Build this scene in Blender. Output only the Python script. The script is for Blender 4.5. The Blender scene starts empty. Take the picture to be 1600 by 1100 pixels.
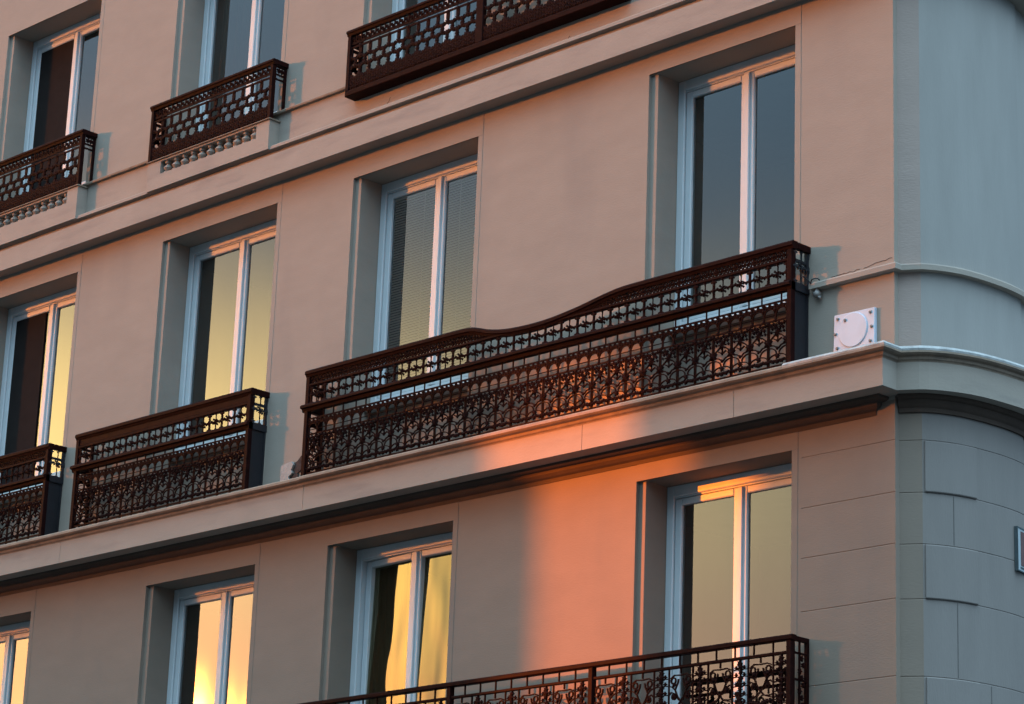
import bpy, bmesh, math, random
from mathutils import Matrix, Vector
R_ = math.radians
random.seed(7)
sc = bpy.context.scene
COL = sc.collection

# ------------------------------------------------------------------ camera
cam_d = bpy.data.cameras.new('camera'); cam = bpy.data.objects.new('camera', cam_d); COL.objects.link(cam)
_r = Vector((0.70809729, 0.70516439, 0.03662529)); _u = Vector((0.18157518, -0.23196436, 0.95562701)); _f = Vector((-0.6823699, 0.67002665, 0.29229369))
M = Matrix(((_r.x, _u.x, -_f.x), (_r.y, _u.y, -_f.y), (_r.z, _u.z, -_f.z))).to_4x4()
M.translation = Vector((10.7707, -14.2446, -5.3669))
cam.matrix_world = M
cam_d.sensor_width = 36; cam_d.lens = 95.009; cam_d.clip_start = 0.1; cam_d.clip_end = 3000
sc.camera = cam

# ------------------------------------------------------------------ sky and sun
SUN_AZ, SUN_EL = 53.0, 5.0          # degrees left of the facade's normal, height
sdir = Vector((-math.sin(R_(SUN_AZ))*math.cos(R_(SUN_EL)), -math.cos(R_(SUN_AZ))*math.cos(R_(SUN_EL)), math.sin(R_(SUN_EL))))
W = bpy.data.worlds.new('World'); sc.world = W; W.use_nodes = True
nt = W.node_tree; nt.nodes.clear()
def wn(t, **k):
    n = nt.nodes.new(t)
    for a, b in k.items(): setattr(n, a, b)
    return n
L = nt.links.new
sky = wn('ShaderNodeTexSky', sky_type='NISHITA', sun_disc=False)
sky.sun_elevation = R_(SUN_EL); sky.sun_rotation = math.atan2(sdir.x, sdir.y)
sky.air_density = 0.5; sky.dust_density = 0.4; sky.ozone_density = 3.0
bg = wn('ShaderNodeBackground'); bg.inputs['Strength'].default_value = 0.02
L(sky.outputs[0], bg.inputs[0])
tc = wn('ShaderNodeTexCoord')
def lobe(az, el, power, col, strength):
    d = Vector((-math.sin(R_(az))*math.cos(R_(el)), -math.cos(R_(az))*math.cos(R_(el)), math.sin(R_(el))))
    dot = wn('ShaderNodeVectorMath', operation='DOT_PRODUCT'); L(tc.outputs['Generated'], dot.inputs[0]); dot.inputs[1].default_value = d
    mx = wn('ShaderNodeMath', operation='MAXIMUM'); L(dot.outputs['Value'], mx.inputs[0]); mx.inputs[1].default_value = 0.0
    pw = wn('ShaderNodeMath', operation='POWER'); L(mx.outputs[0], pw.inputs[0]); pw.inputs[1].default_value = power
    ml = wn('ShaderNodeMath', operation='MULTIPLY'); L(pw.outputs[0], ml.inputs[0]); ml.inputs[1].default_value = strength
    b = wn('ShaderNodeBackground'); b.inputs['Color'].default_value = (*col, 1); L(ml.outputs[0], b.inputs['Strength'])
    return b
def band(az, zs, power, col, strength, z0=0.0):      # a band of colour along the horizon, centred on one azimuth
    d = Vector((-math.sin(R_(az)), -math.cos(R_(az)), 0))
    sp = wn('ShaderNodeSeparateXYZ'); L(tc.outputs['Generated'], sp.inputs[0])
    a_ = wn('ShaderNodeMath', operation='SUBTRACT'); L(sp.outputs[2], a_.inputs[0]); a_.inputs[1].default_value = z0
    q = wn('ShaderNodeMath', operation='DIVIDE'); L(a_.outputs[0], q.inputs[0]); q.inputs[1].default_value = zs
    q2 = wn('ShaderNodeMath', operation='MULTIPLY'); L(q.outputs[0], q2.inputs[0]); L(q.outputs[0], q2.inputs[1])
    ng = wn('ShaderNodeMath', operation='MULTIPLY'); L(q2.outputs[0], ng.inputs[0]); ng.inputs[1].default_value = -1.0
    ex = wn('ShaderNodeMath', operation='EXPONENT'); L(ng.outputs[0], ex.inputs[0])
    dot = wn('ShaderNodeVectorMath', operation='DOT_PRODUCT'); L(tc.outputs['Generated'], dot.inputs[0]); dot.inputs[1].default_value = d
    mx = wn('ShaderNodeMath', operation='MAXIMUM'); L(dot.outputs['Value'], mx.inputs[0]); mx.inputs[1].default_value = 0.0
    pw = wn('ShaderNodeMath', operation='POWER'); L(mx.outputs[0], pw.inputs[0]); pw.inputs[1].default_value = power
    m1 = wn('ShaderNodeMath', operation='MULTIPLY'); L(pw.outputs[0], m1.inputs[0]); L(ex.outputs[0], m1.inputs[1])
    m2 = wn('ShaderNodeMath', operation='MULTIPLY'); L(m1.outputs[0], m2.inputs[0]); m2.inputs[1].default_value = strength
    b = wn('ShaderNodeBackground'); b.inputs['Color'].default_value = (*col, 1); L(m2.outputs[0], b.inputs['Strength'])
    return b
shaders = [bg,
    lobe(53, 7.8, 6700, (1.0, 0.27, 0.03), 730.0),
    lobe(55, 6.0, 90, (1.0, 0.33, 0.05), 0.6),       # the glow where the sun goes down
    band(66, .062, 12, (1.0, 0.72, 0.16), 1.75, .255),
    band(66, .07, 12, (1.0, 0.38, 0.02), 1.35, .14),         # the yellow afterglow along the horizon
    lobe(0, 90, 3.2, (0.26, 0.41, 0.52), 2.25),        # the blue of the high sky
    lobe(44, 42, 9.0, (0.22, 0.35, 0.38), 0.30),       # pale blue over the afterglow
    lobe(-72, 52, 3.0, (0.28, 0.42, 0.52), 1.0)]      # and of the sky away from the sun
out = wn('ShaderNodeOutputWorld')
acc = shaders[0]
for s in shaders[1:]:
    ad = wn('ShaderNodeAddShader'); L(acc.outputs[0], ad.inputs[0]); L(s.outputs[0], ad.inputs[1]); acc = ad
L(acc.outputs[0], out.inputs['Surface'])
try:
    W.cycles.sampling_method = 'MANUAL'; W.cycles.sample_map_resolution = 2048
except Exception: pass
sun_d = bpy.data.lights.new('sun', 'SUN'); sun = bpy.data.objects.new('sun', sun_d); COL.objects.link(sun)
sun_d.energy = 2.2; sun_d.angle = R_(0.1); sun_d.color = (1.0, 0.20, 0.0)
sun.rotation_euler = sdir.to_track_quat('Z', 'Y').to_euler(); sun.location = sdir*60
vs = sc.view_settings; vs.view_transform = 'Standard'; vs.look = 'None'; vs.gamma = 1.0; vs.exposure = 2.15
vs.use_curve_mapping = False
sc.cycles.diffuse_bounces = 2

# ------------------------------------------------------------------ materials
def mat(name, col, rough=0.8, spec=0.3, noise=0.0, scale=8.0, bump=0.0, bscale=60.0, stretch=(1, 1, 1), dirt=None, coat=0.0):
    m = bpy.data.materials.new(name); m.use_nodes = True
    n = m.node_tree.nodes; l = m.node_tree.links.new
    b = n['Principled BSDF']; b.inputs['Roughness'].default_value = rough
    b.inputs['Specular IOR Level'].default_value = spec
    t = n.new('ShaderNodeTexCoord'); mp = n.new('ShaderNodeMapping'); mp.inputs['Scale'].default_value = stretch
    geo = n.new('ShaderNodeNewGeometry')
    l(geo.outputs['Position'], mp.inputs['Vector'])
    if noise:
        x = n.new('ShaderNodeTexNoise'); x.inputs['Scale'].default_value = scale; x.inputs['Detail'].default_value = 6; x.inputs['Roughness'].default_value = .6
        l(mp.outputs[0], x.inputs['Vector'])
        r = n.new('ShaderNodeValToRGB'); r.color_ramp.elements[0].position = .3; r.color_ramp.elements[1].position = .7
        r.color_ramp.elements[0].color = (*[c*(1-noise) for c in col], 1); r.color_ramp.elements[1].color = (*[min(1, c*(1+noise)) for c in col], 1)
        l(x.outputs['Fac'], r.inputs[0]); src = r.outputs[0]
        if dirt:
            y = n.new('ShaderNodeTexNoise'); y.inputs['Scale'].default_value = dirt[1]; y.inputs['Detail'].default_value = 5
            mp2 = n.new('ShaderNodeMapping'); mp2.inputs['Scale'].default_value = dirt[2]; l(geo.outputs['Position'], mp2.inputs['Vector']); l(mp2.outputs[0], y.inputs['Vector'])
            r2 = n.new('ShaderNodeValToRGB'); r2.color_ramp.elements[0].position = .52; r2.color_ramp.elements[1].position = .78
            l(y.outputs['Fac'], r2.inputs[0])
            f = n.new('ShaderNodeMath'); f.operation = 'MULTIPLY'; f.inputs[1].default_value = dirt[3]; l(r2.outputs[0], f.inputs[0])
            mx = n.new('ShaderNodeMix'); mx.data_type = 'RGBA'; l(f.outputs[0], mx.inputs['Factor']); l(src, mx.inputs['A']); mx.inputs['B'].default_value = (*dirt[0], 1)
            src = mx.outputs['Result']
        l(src, b.inputs['Base Color'])
    else:
        b.inputs['Base Color'].default_value = (*col, 1)
    if bump:
        x = n.new('ShaderNodeTexNoise'); x.inputs['Scale'].default_value = bscale; x.inputs['Detail'].default_value = 4
        l(mp.outputs[0], x.inputs['Vector'])
        bp = n.new('ShaderNodeBump'); bp.inputs['Strength'].default_value = bump; bp.inputs['Distance'].default_value = .004
        l(x.outputs['Fac'], bp.inputs['Height']); l(bp.outputs[0], b.inputs['Normal'])
    return m
MT = {}
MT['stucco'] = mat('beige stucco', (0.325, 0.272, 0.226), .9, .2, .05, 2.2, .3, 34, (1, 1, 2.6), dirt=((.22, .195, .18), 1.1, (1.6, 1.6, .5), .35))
MT['stucco_shade'] = mat('lower stucco darkened as shade', (.245, .190, .150), .9, .2, .045, 2.2, .3, 34, (1, 1, 2.6), dirt=((.17, .15, .14), 1.1, (1.6, 1.6, .5), .35))  # beige stucco darkened: the lower floor's shade is in the colour
MT['grey_shade'] = mat('lower grey darkened as shade', (.225, .195, .178), .85, .25, .05, 2.0, .4, 36, (3, 3, .6))  # corner grey darkened to carry the lower floor's shade
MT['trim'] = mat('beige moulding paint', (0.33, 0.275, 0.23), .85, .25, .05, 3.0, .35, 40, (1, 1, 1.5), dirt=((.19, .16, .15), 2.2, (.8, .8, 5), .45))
MT['pier'] = mat('pier paint tinted as warm light', (0.381, 0.292, 0.252), .9, .2, .045, 2.2, .5, 34, (1, 1, 2.6))  # warm light on the chamfer strip is tinted into this colour
MT['grey'] = mat('cool grey paint', (.315, .288, .265), .85, .25, .05, 2.0, .4, 36, (3, 3, .6))
MT['nosing'] = mat('weathered nosing', (.235, .17, .125), .8, .3, .18, 9, .6, 50, dirt=((.10, .08, .07), 5, (1, 1, 2), .6))
MT['joint'] = mat('dirty joint', (.12, .108, .10), .9, .2, .15, 20)
MT['bed_shade'] = mat('moulding paint darkened as shade', (.085, .058, .045), .85, .2, .12, 4, .4, 40)  # shade under the cornice painted in as dark brown
MT['dark_sheet'] = mat('dark pane sheet', (.022, .018, .017), .95, .05, .1, 8)  # matt dark for the sheets that imitate dark reflections
MT['lead'] = mat('lead flashing', (0.340, 0.326, 0.313), .6, .5, .25, 14, .8, 40, dirt=((.14, .12, .115), 9, (1, 1, 1), .7))
MT['iron'] = mat('dark painted iron', (0.0150, 0.0036, 0.0031), .6, .04, .35, 20, .4, 120)
MT['ironsolid'] = mat('dark sheet iron', (0.011, 0.010, 0.014), .55, .4, .2, 12, .2, 80)
MT['white'] = mat('white window paint', (.60, .635, .655), .45, .5, .03, 6)
MT['room'] = mat('dim interior', (.10, .075, .065), .95, .1, .2, 1.5)
MT['blind'] = mat('beige blind', (.86, .75, .65), .8, .2, .05, 5)
MT['curtain'] = mat('dark curtain', (.07, .055, .05), .95, .1, .15, 4)
MT['pale_curtain'] = mat('golden curtain', (.55, .36, .14), .95, .1, .08, 4)
MT['plate'] = mat('white enamel plate', (.55, .61, .70), .5, .5, .03, 8, dirt=((.3, .29, .30), 4, (1, 1, 1), .4))
MT['steel'] = mat('dull steel', (0.204, 0.177, 0.163), .5, .5, .2, 30)
MT['plaster'] = mat('patched plaster', (0.374, 0.340, 0.313), .95, .2, .15, 12, 1.0, 60)
MT['hole'] = mat('bare mortar', (.07, .05, .045), 1, .1, .3, 20, 1.0, 60)
MT['sign'] = mat('pale sign enamel', (.40, .44, .45), .4, .5, .06, 10)
MT['signdark'] = mat('sign frame', (.06, .08, .085), .5, .5, .2, 20)
MT['signred'] = mat('sign letter brown', (0.136, 0.068, 0.061), .5, .4, .2, 20)
MT['opp'] = mat('added blocker facade', (.22, .18, .16), .95, .1, .1, .5)
MT['asphalt'] = mat('asphalt', (.05, .05, .05), .95, .2, .2, 3)
def glass_mat(name, wav, seed, ior=2.3, tint=(.80, .84, .83, 1), sc3=(1.2, 1.2, .5), gloss=(1, 1, 1, 1)):
    m = bpy.data.materials.new(name); m.use_nodes = True
    n = m.node_tree.nodes; l = m.node_tree.links.new; n.clear()
    o = n.new('ShaderNodeOutputMaterial'); mx = n.new('ShaderNodeMixShader'); t = n.new('ShaderNodeBsdfTransparent'); g = n.new('ShaderNodeBsdfGlossy')
    t.inputs['Color'].default_value = tint; g.inputs['Roughness'].default_value = .015; g.inputs['Color'].default_value = gloss
    f = n.new('ShaderNodeFresnel'); f.inputs['IOR'].default_value = ior
    geo = n.new('ShaderNodeNewGeometry'); mp = n.new('ShaderNodeMapping'); mp.inputs['Scale'].default_value = sc3; mp.inputs['Location'].default_value = (seed*3.1, seed, seed*1.7)
    l(geo.outputs['Position'], mp.inputs[0])
    x = n.new('ShaderNodeTexNoise'); x.inputs['Scale'].default_value = 1.5; x.inputs['Detail'].default_value = 1.0
    l(mp.outputs[0], x.inputs['Vector'])
    bp = n.new('ShaderNodeBump'); bp.inputs['Strength'].default_value = 1.0; bp.inputs['Distance'].default_value = wav
    l(x.outputs['Fac'], bp.inputs['Height']); l(bp.outputs[0], g.inputs['Normal'])
    l(f.outputs[0], mx.inputs[0]); l(t.outputs[0], mx.inputs[1]); l(g.outputs[0], mx.inputs[2]); l(mx.outputs[0], o.inputs[0])
    return m
MT['glass'] = glass_mat('window glass', .0022, 0)
MT['glass_wavy'] = glass_mat('old wavy glass', .016, 2.3, sc3=(2.6, 2.6, .85), gloss=(1, .84, .52, 1))  # gold gloss tint paints extra sunset colour into the reflection
MT['glass_clear'] = glass_mat('clear glass', .002, 1.0, ior=2.0, tint=(.96, .96, .96, 1))

# ------------------------------------------------------------------ helpers
class MB:
    def __init__(s): s.v = []; s.f = []
    def add(s, vs, fs):
        o = len(s.v); s.v += [tuple(p) for p in vs]; s.f += [tuple(i+o for i in f) for f in fs]
    def quad(s, a, b, c, d): s.add([a, b, c, d], [(0, 1, 2, 3)])
    def box(s, x0, x1, y0, y1, z0, z1):
        s.add([(x0, y0, z0), (x1, y0, z0), (x1, y1, z0), (x0, y1, z0), (x0, y0, z1), (x1, y0, z1), (x1, y1, z1), (x0, y1, z1)],
              [(0, 3, 2, 1), (4, 5, 6, 7), (0, 1, 5, 4), (1, 2, 6, 5), (2, 3, 7, 6), (3, 0, 4, 7)])
    def bbox(s, x0, x1, y0, y1, z0, z1, b=.004):       # box with the edges of its front bevelled
        P = []
        for (y, i) in ((y1, 0), (y0+b, 0), (y0, b)):
            P += [(x0+i, y, z0+i), (x1-i, y, z0+i), (x1-i, y, z1-i), (x0+i, y, z1-i)]
        F = [(3, 2, 1, 0), (8, 9, 10, 11)]
        for k in (0, 4):
            for j in range(4): F.append((k+j, k+(j+1) % 4, k+4+(j+1) % 4, k+4+j))
        s.add(P, F)
    def ribbon(s, pts, w, mp, d0, d1):                  # flat bar of width w along a 2D path; mp(u, v, d) -> 3D
        n = len(pts)
        if n < 2: return
        V = []
        for i in range(n):
            a = pts[max(i-1, 0)]; b = pts[min(i+1, n-1)]
            dx, dz = b[0]-a[0], b[1]-a[1]; q = math.hypot(dx, dz) or 1
            nx, nz = -dz/q*w/2, dx/q*w/2
            p = pts[i]
            V += [mp(p[0]+nx, p[1]+nz, d0), mp(p[0]-nx, p[1]-nz, d0), mp(p[0]-nx, p[1]-nz, d1), mp(p[0]+nx, p[1]+nz, d1)]
        F = [(0, 1, 2, 3), (4*n-1, 4*n-2, 4*n-3, 4*n-4)]
        for i in range(n-1):
            k = 4*i
            for j in range(4): F.append((k+j, k+4+j, k+4+(j+1) % 4, k+(j+1) % 4))
        s.add(V, F)
    def blob(s, u, v, r, mp, d0, d1, lob=5, ph=0.0, n=15, amp=.32):   # a cast rosette: lobed disc, domed
        r *= 1.12
        V = [mp(u, v, d0-.004)]
        for dd in (d0, d1):
            for i in range(n):
                a = 2*math.pi*i/n+ph; rr = r*(1-amp+amp*math.cos(lob*a))
                V.append(mp(u+rr*math.cos(a), v+rr*math.sin(a), dd))
        F = []
        for i in range(n):
            j = (i+1) % n
            F += [(0, 1+i, 1+j), (1+i, 1+n+i, 1+n+j, 1+j)]
        F.append(tuple(1+n+i for i in range(n)))
        s.add(V, F)
    def sweep(s, prof, path, mitre_ends=(0, 0), closed=True):  # prof: (outward, z); path: 2D plan left to right, outward = right-hand side (towards -y for +x)
        n = len(path); m = len(prof); V = []
        for i in range(n):
            ds = []
            if i > 0: ds.append((path[i][0]-path[i-1][0], path[i][1]-path[i-1][1]))
            if i < n-1: ds.append((path[i+1][0]-path[i][0], path[i+1][1]-path[i][1]))
            ns = []
            for d in ds:
                q = math.hypot(*d); ns.append((d[1]/q, -d[0]/q))
            if len(ns) == 2:
                bx, by = ns[0][0]+ns[1][0], ns[0][1]+ns[1][1]; q = math.hypot(bx, by); bx, by = bx/q, by/q
                k = 1/max(.35, bx*ns[0][0]+by*ns[0][1]); nx, ny = bx*k, by*k
            else: nx, ny = ns[0]
            for (o, z) in prof: V.append((path[i][0]+nx*o, path[i][1]+ny*o, z))
        F = []
        for i in range(n-1):
            for j in range(m if closed else m-1):
                a = i*m+j; b = i*m+(j+1) % m
                F.append((a, b, b+m, a+m))
        if closed:
            F.append(tuple(range(m-1, -1, -1))); F.append(tuple((n-1)*m+j for j in range(m)))
        s.add(V, F)
    def lathe(s, prof, cx, cy, cz, axis='z', n=16):
        V = []; m = len(prof)
        for i in range(n):
            a = 2*math.pi*i/n
            for (r, h) in prof:
                if axis == 'z': V.append((cx+r*math.cos(a), cy+r*math.sin(a), cz+h))
                elif axis == 'y': V.append((cx+r*math.cos(a), cy+h, cz+r*math.sin(a)))
                else: V.append((cx+h, cy+r*math.cos(a), cz+r*math.sin(a)))
        F = []
        for i in range(n):
            for j in range(m-1):
                a = i*m+j; b = ((i+1) % n)*m+j; F.append((a, b, b+1, a+1))
        s.add(V, F)
    def tube(s, pts, r, n=7):
        V = []; F = []; k = len(pts)
        for i in range(k):
            a = Vector(pts[max(i-1, 0)]); b = Vector(pts[min(i+1, k-1)]); t = (b-a).normalized()
            x = t.orthogonal().normalized(); y = t.cross(x)
            for j in range(n):
                an = 2*math.pi*j/n; V.append(tuple(Vector(pts[i])+x*(r*math.cos(an))+y*(r*math.sin(an))))
        for i in range(k-1):
            for j in range(n): F.append((i*n+j, i*n+(j+1) % n, (i+1)*n+(j+1) % n, (i+1)*n+j))
        F.append(tuple(range(n-1, -1, -1))); F.append(tuple((k-1)*n+j for j in range(n)))
        s.add(V, F)
    def build(s, name, m, parent=None, fix=True, smooth=False, bevel=0):
        me = bpy.data.meshes.new(name); me.from_pydata(s.v, [], s.f)
        if fix:
            bm = bmesh.new(); bm.from_mesh(me); bmesh.ops.recalc_face_normals(bm, faces=bm.faces); bm.to_mesh(me); bm.free()
        if smooth:
            for p in me.polygons: p.use_smooth = True
        me.materials.append(MT[m] if isinstance(m, str) else m)
        o = bpy.data.objects.new(name, me); COL.objects.link(o)
        if parent: o.parent = parent; o.matrix_parent_inverse = parent.matrix_world.inverted()
        if bevel:
            b = o.modifiers.new('bevel', 'BEVEL'); b.width = bevel; b.segments = 2; b.limit_method = 'ANGLE'; b.angle_limit = R_(35)
        return o
def empty(name, loc=(0, 0, 0), parent=None):
    o = bpy.data.objects.new(name, None); COL.objects.link(o); o.location = loc; o.empty_display_size = .2
    if parent: o.parent = parent
    o.matrix_world = Matrix.Translation(loc)
    bpy.context.view_layer.update()
    return o
def tag(o, label, cat, group=None):
    o['label'] = label; o['category'] = cat
    if group: o['group'] = group
    return o
def spline(pts, sub=6):
    out = []; P = [pts[0]]+list(pts)+[pts[-1]]
    for i in range(1, len(P)-2):
        a, b, c, d = P[i-1], P[i], P[i+1], P[i+2]
        for k in range(sub):
            t = k/sub
            out.append(tuple(.5*((2*b[j])+(-a[j]+c[j])*t+(2*a[j]-5*b[j]+4*c[j]-d[j])*t*t+(-a[j]+3*b[j]-3*c[j]+d[j])*t**3) for j in range(len(b))))
    out.append(tuple(pts[-1]))
    return out

# ------------------------------------------------------------------ ground and the added light blockers opposite
g = MB(); g.quad((-900, -900, -7.0), (900, -900, -7.0), (900, 900, -7.0), (-900, 900, -7.0))
go = g.build('street', 'asphalt', fix=False); go['kind'] = 'structure'

# unseen blocks added behind the camera; their roofs and gaps cut the sunlight
def opposite():
    DIST = 150.0
    ax = Vector((-math.sin(R_(SUN_AZ)), -math.cos(R_(SUN_AZ)), 0)); sx = Vector((ax.y, -ax.x, 0))   # towards the sun, and across
    def block(name, label, a, b, h0, h1):
        e = empty(name, ax*DIST+sx*((a+b)/2)+Vector((0, 0, -7)))
        m = MB(); P = []
        for h in (h0, h1):
            for (s_, d_) in ((a, 0), (b, 0), (b, 10), (a, 10)): q = ax*(DIST+d_)+sx*s_; P.append((q.x, q.y, h))
        m.add(P, [(0, 3, 2, 1), (4, 5, 6, 7), (0, 1, 5, 4), (1, 2, 6, 5), (2, 3, 7, 6), (3, 0, 4, 7)])
        m.build('wall', 'opp', e); tag(e, label, 'building'); return e
    return ax, sx, DIST, block
ax, sx, DIST, block = opposite()
def across(x, y=0.0): return x*sx.x+y*sx.y
GA, GB = sorted((across(-3.38), across(-1.86)))
ROOF = 6.3+DIST*math.tan(R_(SUN_EL)); ARCH = 1.25+DIST*math.tan(R_(SUN_EL))
GC, GD = sorted((across(-7.45), across(-6.75)))
if GC > GB: INNER, OUTER, SGN = (GB, GC), GD, 1
else: INNER, OUTER, SGN = (GD, GA), GC, -1
block('sun_blocker', 'unseen block added to stop the sun, between two narrow gaps', INNER[0], INNER[1], -7, ROOF)
block('sun_blocker', 'unseen block added to stop the sun, beyond the second gap', *sorted((OUTER, OUTER+SGN*400)), -7, ROOF)
block('sun_blocker', 'unseen block added to stop the sun, beyond the first gap', *sorted(((GA if SGN == 1 else GB), (GA if SGN == 1 else GB)-SGN*400)), -7, ROOF)
block('gap_top_blocker', 'unseen block added across the wider gap to end the sun patch', GA, GB, ARCH, ROOF-.02)
block('gap_top_blocker', 'unseen block added across the narrower gap to end its sun spot', GC, GD, ARCH-1.32, ROOF-.02)
block('gap_foot_blocker', 'low unseen block added at the foot of the narrower gap to trim its sun spot', GC, GD, -7, ARCH-1.85)

def facing():  # unseen block added to keep low sky light off the lower floors
    e = empty('sky_blocker', (12, -23, -7)); tag(e, 'long unseen house added across the street to block the low sky', 'building')
    m = MB(); m.box(-15, 45, -36, -23, -7, 7.0); m.build('wall', 'opp', e)
    m = MB(); m.add([(-15.4, -36.4, 7.01), (45.4, -36.4, 7.01), (45.4, -22.6, 7.01), (-15.4, -22.6, 7.01), (-12, -31, 9.0), (42, -31, 9.0), (42, -28, 9.0), (-12, -28, 9.0)], [(0, 3, 2, 1), (4, 5, 6, 7), (0, 1, 5, 4), (1, 2, 6, 5), (2, 3, 7, 6), (3, 0, 4, 7)])
    m.build('roof', 'asphalt', e)
facing()

# ------------------------------------------------------------------ the building
B = empty('apartment_building', (-5, 0, -7))
tag(B, 'beige stucco apartment building with moulded cornices, tall white windows and rounded corner', 'building')

# window openings: left, right, head, bottom, row
OPEN = {
 'r1a': (-2.34, -0.89, 5.68, 3.72), 'r1b': (-5.75, -4.22, 5.68, 3.72), 'r1c': (-8.46, -6.85, 5.68, 3.72), 'r1d': (-11.31, -9.71, 5.69, 3.74),
 'r2a': (-2.34, -0.89, 2.822, 0.78), 'r2b': (-5.757, -4.222, 2.79, 0.78), 'r2c': (-8.40, -6.76, 2.80, 0.78), 'r2d': (-11.30, -9.71, 2.785, 0.78),
 'r3a': (-2.373, -0.898, -0.415, -2.47), 'r3b': (-5.819, -4.322, -0.431, -2.47), 'r3c': (-8.247, -6.743, -0.466, -2.47), 'r3d': (-11.50, -9.979, -0.489, -2.47),
 'r1e': (-14.65, -13.05, 5.69, 3.74), 'r2e': (-14.65, -13.05, 2.785, 0.78), 'r3e': (-14.80, -13.25, -0.489, -2.47)}
ROWS = {'r1': (3.1, 8.0), 'r2': (-0.2, 3.1), 'r3': (-7.0, -0.2)}
YW, XL = 0.26, -30.0            # plane of the window frames; left end of the wall
REB_W, REB_D = .07, .03
COURSES = [-0.484, -0.848, -1.204, -1.579, -2.10, -2.6, -3.1, -3.6]
GR, GH = .004, .005             # joint depth and half height
for row, (z0, z1) in ROWS.items():
    w = MB()
    ops = sorted([v for k, v in OPEN.items() if k.startswith(row)])
    x = XL
    for (a, b, zt, zb) in ops:
        w.quad((x, 0, z0), (a, 0, z0), (a, 0, z1), (x, 0, z1)); x = b
        w.quad((a, 0, zt), (b, 0, zt), (b, 0, z1), (a, 0, z1))
        yp = YW+.03; zl = {'r1': 3.60, 'r2': .120, 'r3': -2.95}[row]
        w.quad((a, 0, z0), (b, 0, z0), (b, 0, zl), (a, 0, zl)); w.quad((a, 0, zl), (b, 0, zl), (b, yp, zl), (a, yp, zl))
        w.quad((a, yp, zl), (b, yp, zl), (b, yp, zb-.01), (a, yp, zb-.01))                      # panel under the window, back in the recess
        # left jamb with a small rebate, right jamb plain, head
        c = a+REB_W; y2 = YW+.10
        w.quad((a, 0, zl), (a, REB_D, zl), (a, REB_D, zt), (a, 0, zt)); w.quad((a, REB_D, zl), (c, REB_D, zl), (c, REB_D, zt), (a, REB_D, zt))
        w.quad((c, REB_D, zl), (c, y2, zl), (c, y2, zt), (c, REB_D, zt)); w.quad((b, 0, zl), (b, y2, zl), (b, y2, zt), (b, 0, zt))
        w.quad((a, 0, zt), (b, 0, zt), (b, y2, zt), (a, y2, zt))
    if row == 'r3':             # ashlar joints right of the last opening
        jx = -.81; w.quad((x, 0, z0), (jx, 0, z0), (jx, 0, z1), (x, 0, z1))
        zs = z1
        for zc in COURSES:
            w.quad((jx, 0, zc+GH), (0, 0, zc+GH), (0, 0, zs), (jx, 0, zs))
            w.quad((jx, 0, zc+GH), (0, 0, zc+GH), (0, GR, zc), (jx, GR, zc)); w.quad((jx, 0, zc-GH), (0, 0, zc-GH), (0, GR, zc), (jx, GR, zc))
            zs = zc-GH
        w.quad((jx, 0, z0), (0, 0, z0), (0, 0, zs), (jx, 0, zs))
    else: w.quad((x, 0, z0), (0, 0, z0), (0, 0, z1), (x, 0, z1))
    w.quad((0, 0, z0), (0, .045, z0), (0, .045, z1), (0, 0, z1))
    w.build('facade_wall', 'stucco_shade' if row == 'r3' else 'stucco', B, fix=False)
# the lintel stone and narrow right-hand band round each opening, 4 mm proud
for k, (a, b, zt, zb) in OPEN.items():
    ztop = {'r1': 7.0, 'r2': 3.02, 'r3': -.25}[k[:2]]
    s = MB(); s.bbox(a+.006, b+.055, -.003, .01, zt, ztop, .001); s.bbox(b, b+.055, -.003, .01, {'r1': 3.65, 'r2': .13, 'r3': -2.9}[k[:2]], zt-.001, .001)
    s.build('window_surround', 'stucco_shade' if k[:2] == 'r3' else 'stucco', B)

# rounded corner: chamfer, then the curve
CH = [(0, .045), (.135, .122)]
CURVE = spline([(.135, .122), (.180, .180), (.228, .262), (.275, .38), (.308, .543), (.325, .70), (.331, .82), (.325, .95), (.310, 1.06)], 5)
AFTER = spline([(.285, 1.065), (.235, 1.3), (.155, 1.55), (.03, 1.85), (-.2, 2.3)], 4)+[(-2.5, 6.8), (-4.8, 11.3)]
def joints(path, zs, z0, z1):
    pr = [(0, z1)]
    for zc in zs: pr += [(0, zc+GH), (-GR, zc), (0, zc-GH)]
    pr.append((0, z0)); return pr
c = MB()
c.sweep([(0, 8), (0, -.25)], CH, closed=False)
c.build('corner_pilaster', 'pier', B, fix=False)
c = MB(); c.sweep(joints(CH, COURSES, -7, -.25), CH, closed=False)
c.build('corner_pilaster', 'stucco_shade', B, fix=False)
c = MB(); c.sweep([(0, 8), (0, -.25)], CURVE, closed=False); c.sweep([(0, 8), (0, -.25)], [CURVE[-1], AFTER[0]], closed=False); c.sweep([(0, 8), (0, -.25)], AFTER, closed=False)
c.build('curved_corner_wall', 'grey', B, fix=False)
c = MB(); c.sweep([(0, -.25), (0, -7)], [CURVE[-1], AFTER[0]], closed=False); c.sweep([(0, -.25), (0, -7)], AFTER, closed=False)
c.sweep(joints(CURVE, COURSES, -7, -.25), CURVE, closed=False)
c.build('curved_corner_wall', 'grey_shade', B, fix=False)
def arc_between(y0, y1):
    P = [p for p in CURVE if y0 < p[1] < y1]
    def at(y):
        for p, q in zip(CURVE, CURVE[1:]):
            if p[1] <= y <= q[1]:
                t = (y-p[1])/(q[1]-p[1]); return (p[0]+t*(q[0]-p[0]), y)
    return [at(y0)]+P+[at(y1)]
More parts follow.
